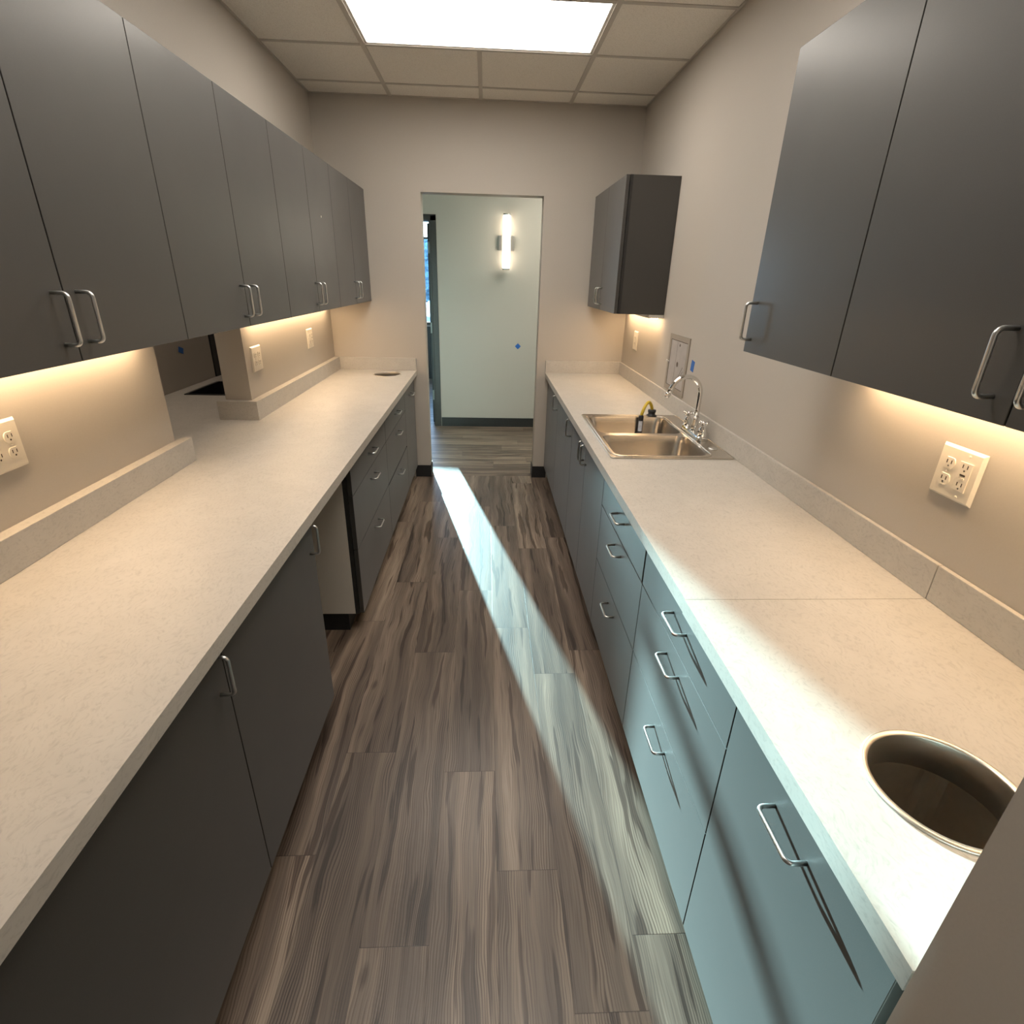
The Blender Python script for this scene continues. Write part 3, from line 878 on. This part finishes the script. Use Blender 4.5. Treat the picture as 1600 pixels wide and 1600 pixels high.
def hose_tool():
    t = thing('hose_adapter', 'yellow hose joining a black cap and a black tube at the sink', 'hose', (0.93, 2.935, ZT + 0.006))
    zr = ZT + 0.0065
    bm = bmesh.new()
    lathe(bm, [(0.029, zr), (0.029, zr + .005), (0.020, zr + .009), (0.020, zr + .020), (0.0225, zr + .022), (0.0225, zr + .034), (0.006, zr + .036)], (0.935, 2.938, 0), 12)
    obj('cap', bm, M['black'], t)
    A = Vector((0.935, 2.938, zr + 0.032)); B = Vector((0.858, 2.872, zr + 0.014))
    bm = bmesh.new()
    pts = []
    for i in range(17):
        k = i / 16
        p = A.lerp(B, k); p.z += 0.062 * math.sin(math.pi * min(1, k * 1.0)) ** 0.8 * (1 - 0.15 * k)
        pts.append(p)
    tube(bm, pts, 0.0085, seg=12)
    obj('hose', bm, M['yellow'], t)
    bm = bmesh.new()
    d = Vector((0.006, -0.022, -1)).normalized()
    tube(bm, [B + Vector((0, 0, 0.004)), B + d * 0.004, B + d * 0.112, B + d * 0.118], [0.0105, 0.0140, 0.0140, 0.011], seg=18)
    g = obj('grip', bm, M['black'], t)
    bm = bmesh.new()
    n = Vector((-0.25, -1, 0)).normalized()
    # curved label wrapped on the side facing the room
    rings = []
    for z in (0.026, 0.082):
        row = []
        for k in range(9):
            an = math.radians(-45 + 90 * k / 8)
            off = Vector((n.x * math.cos(an) - n.y * math.sin(an), n.x * math.sin(an) + n.y * math.cos(an), 0)) * 0.0144
            row.append(bm.verts.new(B + d * z + off))
        rings.append(row)
    for k in range(8): bm.faces.new((rings[0][k], rings[0][k+1], rings[1][k+1], rings[1][k]))
    obj('label_sticker', bm, M['label'], g)
    bm = bmesh.new()
    tube(bm, [B + d * 0.118, B + d * 0.142], 0.0075, seg=14)
    obj('nozzle', bm, M['nickel'], t)
hose_tool()

# ------------------------------------------------------------------ wall cabinets
def wall_cabinet(label, face, sx, back, doors, z0=UZ0, z1=UZ1, chip=False):
    y0, y1 = doors[0][0], doors[-1][1]
    t = thing('wall_cabinet', label, 'cabinet', ((face + back) / 2, (y0 + y1) / 2, z0), 'wall cabinets')
    cf = face - sx * 0.0225
    bm = bmesh.new()
    lo, hi = min(cf, back), max(cf, back)
    e = 0.016
    box(bm, lo + (e if sx < 0 else 0), hi - (e if sx > 0 else 0), y0 + 0.0004, y1 - 0.0004, z0 + 0.0012, z1 - 0.001, 0.0008)
    if sx < 0: box(bm, lo, lo + e, y0 + 0.0004, y1 - 0.0004, z0 + 0.0012, z1 - 0.001, mi=1)
    else: box(bm, hi - e, hi, y0 + 0.0004, y1 - 0.0004, z0 + 0.0012, z1 - 0.001, mi=1)
    obj('carcass', bm, [M['laminate'], M['dark_edge']], t)
    for (a, b, hy) in doors:
        d = front(t, 'door', face, sx, a, b, z0, z1)
        pull(d, face, hy, z0 + 0.089, sx, True)
    if chip:
        bm = bmesh.new()
        lathe(bm, [(0.005, 0.0002), (0.005, 0.001), (0.001, 0.0012)], (face, chip[0], chip[1]), 10, axis='x')
        obj('sticker', bm, M['plastic'], t)['label'] = 'tiny white dot'
    return t
ubl, ubr = XL + 0.0015, XR - 0.0015
s_ = [0.772, 1.2275, 1.6743, 2.1275, 2.5786, 3.0300, 3.4730, 3.9130, 4.3529]
def pair(i, gap=0.036): return [(s_[i], s_[i+1], s_[i+1] - gap), (s_[i+1], s_[i+2], s_[i+1] + gap)]
wall_cabinet('dark grey two-door wall cabinet nearest the camera on the left', UL, 1, ubl, pair(0))
wall_cabinet('dark grey two-door wall cabinet directly above the wall opening on the left', UL, 1, ubl, pair(2))
wall_cabinet('dark grey two-door wall cabinet on the left with a tiny white dot on one door', UL, 1, ubl, pair(4), chip=(3.235, 1.862))
wall_cabinet('dark grey two-door wall cabinet at the far end of the left wall', UL, 1, ubl, pair(6))
wall_cabinet('dark grey two-door wall cabinet in the far right corner, its side panel showing', UR, -1, ubr, [(3.4633, 3.930, 3.930 - 0.036), (3.930, 4.397, 3.930 + 0.036)])
wall_cabinet('single-door dark grey wall cabinet on the right with a bright sheen near its top', UR, -1, ubr, [(1.2060, 1.6600, 1.6240)])
wall_cabinet('dark grey two-door wall cabinet nearest the camera on the right, cut by the frame', UR, -1, ubr, [(0.3300, 0.7610, 0.7250), (0.7610, 1.2060, 0.7970)])
# fillers at the far wall
bm = bmesh.new(); box(bm, UL + 0.0 - 0.022, UL - 0.004, 4.3545, YF - 0.001, UZ0, UZ1, 0.001)
tag(obj('filler_strip', bm, M['laminate'], loc=(UL, 4.39, UZ0)), 'narrow dark filler strip between the left wall cabinets and the far wall', 'filler')

def strip(label, side, y0, y1):
    """slim light bar fixed under a wall cabinet, close to the wall"""
    x0, x1 = (XL + 0.002, XL + 0.080) if side < 0 else (XR - 0.092, XR - 0.002)
    t = thing('under_cabinet_light', label, 'light', ((x0 + x1) / 2, (y0 + y1) / 2, UZ0), 'light bars under the wall cabinets')
    bm = bmesh.new()
    box(bm, x0, x1, y0, y1, UZ0 - 0.020, UZ0 + 0.0008, 0.001)
    obj('housing', bm, M['white_metal'], t)
    bm = bmesh.new()
    a, b = (x0 + 0.024, x0 + 0.060) if side < 0 else (x1 - 0.066, x1 - 0.030)
    box(bm, a, b, y0 + 0.01, y1 - 0.01, UZ0 - 0.0235, UZ0 - 0.0202, 0.0005)
    obj('lens', bm, M['under'], t)
strip('glowing light bar under the nearest left wall cabinets', -1, 0.80, 1.95)
strip('glowing light bar under the far left wall cabinets', -1, 2.84, 4.30)
strip('glowing light bar under the far right corner wall cabinet', 1, 3.468, 4.32)
strip('glowing light bar under the nearest right wall cabinet', 1, 0.36, 1.50)

# ------------------------------------------------------------------ ceiling lights
def troffer(label, y0, y1):
    t = thing('ceiling_light', label, 'light', (-0.031, (y0 + y1) / 2, ZC), 'ceiling light panels')
    x0, x1 = -0.6245, 0.5625
    bm = bmesh.new()
    w = 0.014
    for (a, b, c, d) in ((x0, x1, y0, y0 + w), (x0, x1, y1 - w, y1), (x0, x0 + w, y0 + w, y1 - w), (x1 - w, x1, y0 + w, y1 - w)):
        box(bm, a, b, c, d, ZC + 0.001, ZC + 0.05)
    obj('frame', bm, M['white_metal'], t)
    bm = bmesh.new(); box(bm, x0 + w, x1 - w, y0 + w, y1 - w, ZC + 0.006, ZC + 0.012)
    obj('diffuser', bm, M['troffer'], t)
troffer('bright rectangular ceiling light panel above the middle of the room', 2.971, 3.555)
troffer('ceiling light panel overhead near the camera', 1.141, 1.725)

def hall_lights():
    # sconce on the hall wall
    y = 6.155; cx = 0.213
    t = thing('wall_sconce', 'glowing vertical tube sconce on the hall wall', 'sconce', (cx, y, 1.92))
    bm = bmesh.new()
    box(bm, cx - 0.082, cx + 0.080, y - 0.030, y - 0.0005, 1.845, 1.985, 0.006)
    obj('back_plate', bm, M['nickel'], t)
    bm = bmesh.new()
    lathe(bm, [(0.030, 1.680), (0.038, 1.684), (0.038, 2.158), (0.030, 2.162)], (cx, y - 0.062, 0), 28)
    obj('tube', bm, M['sconce'], t)
    bm = bmesh.new()
    lathe(bm, [(0.036, 2.162), (0.039, 2.163), (0.039, 2.176), (0.030, 2.178)], (cx, y - 0.062, 0), 28)
    obj('end_cap', bm, M['nickel'], t)
    bm = bmesh.new()
    lathe(bm, [(0.030, 1.666), (0.039, 1.668), (0.039, 1.679), (0.036, 1.680)], (cx, y - 0.062, 0), 28)
    obj('end_cap', bm, M['nickel'], t)
hall_lights()

def area(name, x, y, z, sx, sy, e, col):
    """an unseen ceiling panel added to light a side room, with an emitting face"""
    m = emit(name + '_lens', col, e)
    t = thing('ceiling_light', name, 'light', (x, y, z))
    bm = bmesh.new(); box(bm, x - sx/2, x + sx/2, y - sy/2, y + sy/2, z - 0.012, z - 0.001, 0.002)
    obj('frame', bm, M['white_metal'], t)
    bm = bmesh.new(); box(bm, x - sx/2 + 0.02, x + sx/2 - 0.02, y - sy/2 + 0.02, y + sy/2 - 0.02, z - 0.016, z - 0.0125)
    obj('diffuser', bm, m, t)
area('unseen light panel added to brighten the hall beyond the doorway', 1.2, 5.3, ZC, 1.2, 0.6, 9.0, (1.0, 1.0, 0.87))
area('unseen light panel added to brighten the side room beyond the wall opening', -1.62, 2.6, ZC, 0.4, 1.2, 3.2, (1.0, 0.85, 0.7))
area('unseen ceiling light panel added in the room behind the camera', 0.0, -1.2, ZC, 1.2, 0.6, 2.5, (1.0, 0.9, 0.8))

# ------------------------------------------------------------------ outlets
def outlet_plate(label, x, sx, y0, y1, z0, z1, kinds):
    t = thing('outlet_plate', label, 'outlet', (x, (y0 + y1) / 2, (z0 + z1) / 2), 'wall outlet plates')
    X = lambda d: x + sx * d
    bm = bmesh.new()
    vs = []
    a = 0.006
    lo = [bm.verts.new((X(0.0005), yy, zz)) for yy, zz in ((y0, z0), (y1, z0), (y1, z1), (y0, z1))]
    hi = [bm.verts.new((X(0.0075), yy, zz)) for yy, zz in ((y0 + a, z0 + a), (y1 - a, z0 + a), (y1 - a, z1 - a), (y0 + a, z1 - a))]
    for i in range(4): bm.faces.new((lo[i], lo[(i+1) % 4], hi[(i+1) % 4], hi[i]))
    bm.faces.new(hi); bm.faces.new(lo)
    obj('plate', bm, M['plastic'], t)
    n = len(kinds)
    zc = (z0 + z1) / 2
    for i, k in enumerate(kinds):
        yc = y0 + (y1 - y0) * (2 * i + 1) / (2 * n) if n > 1 else (y0 + y1) / 2
        if n == 2: yc = (y0 + y1) / 2 + (i - 0.5) * 0.046
        if k == 'duplex':
            for s in (1, -1):
                c = zc + s * 0.0195
                bm = bmesh.new()
                R = 0.0168
                pts = []
                for q in range(32):
                    an = 2 * math.pi * q / 32
                    pts.append((R * math.cos(an), max(-0.0135, min(0.0135, R * math.sin(an)))))
                A = [bm.verts.new((X(0.0077), yc + p[0], c + p[1])) for p in pts]
                B = [bm.verts.new((X(0.0100), yc + p[0] * 0.95, c + p[1] * 0.95)) for p in pts]
                for q in range(32): bm.faces.new((A[q], A[(q+1) % 32], B[(q+1) % 32], B[q]))
                bm.faces.new(B); bm.faces.new(A)
                o = obj('socket', bm, M['plastic'], t)
                bm = bmesh.new()
                for dy in (-0.0063, 0.0063):
                    bm = bmesh.new(); box(bm, X(0.0101), X(0.0104), yc + dy - 0.0012, yc + dy + 0.0012, c - 0.001, c + 0.0075)
                    obj('slot', bm, M['slot'], o)
                bm = bmesh.new()
                lathe(bm, [(0.0024, 0.0001), (0.0024, 0.0004)], (X(0.0101), yc, c - 0.0068), 10, axis='x')
                obj('ground_hole', bm, M['slot'], o)
        else:
            bm = bmesh.new()
            box(bm, X(0.0077), X(0.0105), yc - 0.0168, yc + 0.0168, zc - 0.0335, zc + 0.0335, 0.0008)
            o = obj('socket', bm, M['plastic'], t)
            for s in (1, -1):
                c = zc + s * 0.021
                for dy in (-0.0063, 0.0063):
                    bm = bmesh.new(); box(bm, X(0.0106), X(0.0109), yc + dy - 0.0012, yc + dy + 0.0012, c - 0.001, c + 0.0075)
                    obj('slot', bm, M['slot'], o)
                bm = bmesh.new()
                lathe(bm, [(0.0024, 0.0001), (0.0024, 0.0004)], (X(0.0106), yc, c - 0.0068), 10, axis='x')
                obj('ground_hole', bm, M['slot'], o)
                bm = bmesh.new(); box(bm, X(0.0106), X(0.0118), yc - 0.007, yc + 0.007, zc + s * 0.004 - 0.002, zc + s * 0.004 + 0.002, 0.0003)
                obj('test_button', bm, M['plastic' if s < 0 else 'slot'], o)
    for i in range(n):
        yc = (y0 + y1) / 2 + ((i - 0.5) * 0.046 if n == 2 else 0)
        zs = (zc,) if kinds[i] == 'duplex' else (zc + 0.048, zc - 0.048)
        for zz in zs:
            bm = bmesh.new()
            lathe(bm, [(0.003, 0.0), (0.003, 0.0012), (0.001, 0.0016)] if sx > 0 else [(0.003, 0.0), (0.003, -0.0012), (0.001, -0.0016)], (X(0.0076), yc, zz), 12, axis='x')
            obj('screw', bm, M['plastic'], t)
outlet_plate('ivory outlet plate on the left wall under the nearest cabinets, cut by the frame', XL, 1, 1.266, 1.386, 1.122, 1.246, ['duplex', 'duplex'])
outlet_plate('ivory outlet plate on the left wall right beside the wall opening', XL, 1, 2.858, 2.985, 1.117, 1.243, ['duplex', 'duplex'])
outlet_plate('ivory outlet plate on the left wall nearest the far corner', XL, 1, 3.785, 3.900, 1.125, 1.250, ['duplex', 'decora'])
outlet_plate('narrow ivory outlet plate under the far right corner cabinet', XR, -1, 3.995, 4.100, 1.130, 1.262, ['duplex'])
outlet_plate('large ivory outlet plate with two socket styles on the near right wall', XR, -1, 1.069, 1.190, 1.144, 1.266, ['decora', 'duplex'])

# ------------------------------------------------------------------ access panel on the right wall
def access_panel():
    y0, y1, z0, z1 = 2.945, 3.275, 1.005, 1.320
    t = thing('access_panel', 'framed grey utility access panel on the right wall behind the faucet', 'access panel', (XR, (y0 + y1) / 2, z0))
    w = 0.028
    bm = bmesh.new()
    for (a, b, c, d) in ((y0, y1, z0, z0 + w), (y0, y1, z1 - w, z1), (y0, y0 + w, z0 + w, z1 - w), (y1 - w, y1, z0 + w, z1 - w)):
        box(bm, XR - 0.006, XR - 0.0004, a, b, c, d, 0.001)
    obj('frame', bm, M['panel_frame'], t)
    bm = bmesh.new(); box(bm, XR - 0.0012, XR - 0.0003, y0 + w - 0.001, y1 - w + 0.001, z0 + w - 0.001, z1 - w + 0.001)
    obj('recess', bm, M['ink'], t)
    bm = bmesh.new(); box(bm, XR - 0.0035, XR - 0.0013, y0 + w + 0.004, y1 - w - 0.004, z0 + w + 0.004, z1 - w - 0.004)
    d = obj('panel_door', bm, M['panel_paper'], t)
    bm = bmesh.new()
    x = XR - 0.0038
    lathe(bm, [(0.0145, 0), (0.0145, 0.0003)], (x - 0.0003, 3.10, 1.165), 20, axis='x')
    lathe(bm, [(0.008, 0), (0.008, 0.0003)], (x - 0.0003, 3.095, 1.270), 14, axis='x')
    box(bm, x - 0.0002, x + 0.0002, 3.135, 3.1365, z0 + w + .01, z1 - w - .01)
    tube(bm, [(x, 3.15, 1.05), (x, 3.06, 1.10), (x, 3.01, 1.16)], 0.0010, seg=6)
    tube(bm, [(x, 3.12, 1.05), (x, 3.05, 1.09), (x, 3.00, 1.14)], 0.0008, seg=6)
    obj('markings', bm, M['ink'], d)
    bm = bmesh.new(); lathe(bm, [(0.006, 0), (0.006, -0.006), (0.002, -0.007)], (XR - 0.006, y1 - 0.004, 1.165), 12, axis='x')
    lathe(bm, [(0.006, 0), (0.006, -0.006), (0.002, -0.007)], (XR - 0.006, y1 - 0.034, 1.163), 12, axis='x')
    obj('latch', bm, M['nickel'], t)
access_panel()

def tape(label, c, n, w, h, rot):
    """a small square of tape lying on a wall whose normal is n"""
    bm = bmesh.new()
    box(bm, -w/2, w/2, -0.0004, 0.0004, -h/2, h/2)
    if n[0]: bmesh.ops.rotate(bm, verts=bm.verts, matrix=Matrix.Rotation(math.radians(90), 3, 'Z'))
    ax = 'X' if n[0] else 'Y'
    bmesh.ops.rotate(bm, verts=bm.verts, matrix=Matrix.Rotation(math.radians(rot), 3, ax))
    bmesh.ops.translate(bm, verts=bm.verts, vec=Vector(c) + Vector(n) * 0.0008)
    tag(obj('painters_tape', bm, M['tape'], loc=c), label, 'tape', 'blue tape marks')
tape('blue tape mark on the hall wall', (0.361, 6.155, 0.903), (0, -1, 0), 0.046, 0.046, 45)
tape('blue tape mark beside the access panel on the right wall', (XR, 2.870, 1.190), (-1, 0, 0), 0.045, 0.055, 8)
tape('blue tape mark on the wall seen through the wall opening', (-1.905, 3.600, 1.125), (1, 0, 0), 0.055, 0.035, -20)

# ------------------------------------------------------------------ beyond the wall opening
def side_room():
    bm = bmesh.new()
    ring = rrect(-1.805, -1.44, 3.335, 3.785, 0.012)
    slab(bm, ring, [rrect(-1.785, -1.46, 3.355, 3.765, 0.010)], ZT + 0.0005, ZT + 0.004)
    t = thing('black_sink', 'black rectangular sink in the worktop beyond the wall opening', 'sink', (-1.62, 3.56, ZT))
    obj('rim', bm, M['black'], t)
    bm = bmesh.new()
    a = rrect(-1.785, -1.46, 3.355, 3.765, 0.010)
    hi = [bm.verts.new((x, y, ZT + 0.002)) for x, y in a]; lo = [bm.verts.new((x, y, ZT - 0.16)) for x, y in a]
    n = len(a)
    for i in range(n): bm.faces.new((hi[i], lo[i], lo[(i+1) % n], hi[(i+1) % n]))
    bm.faces.new(lo)
    obj('bowl', bm, M['black'], t)
    bm = bmesh.new()
    box(bm, -1.98, -1.895, 3.980, 4.070, 0, 2.1, 0.002)
    d = struct('door_2', bm, M['door_black'])
    bm = bmesh.new(); box(bm, -1.96, -1.92, 4.070, 4.425, 0.0, ZC)
    struct('trim_1', bm, M['wall'])
side_room()
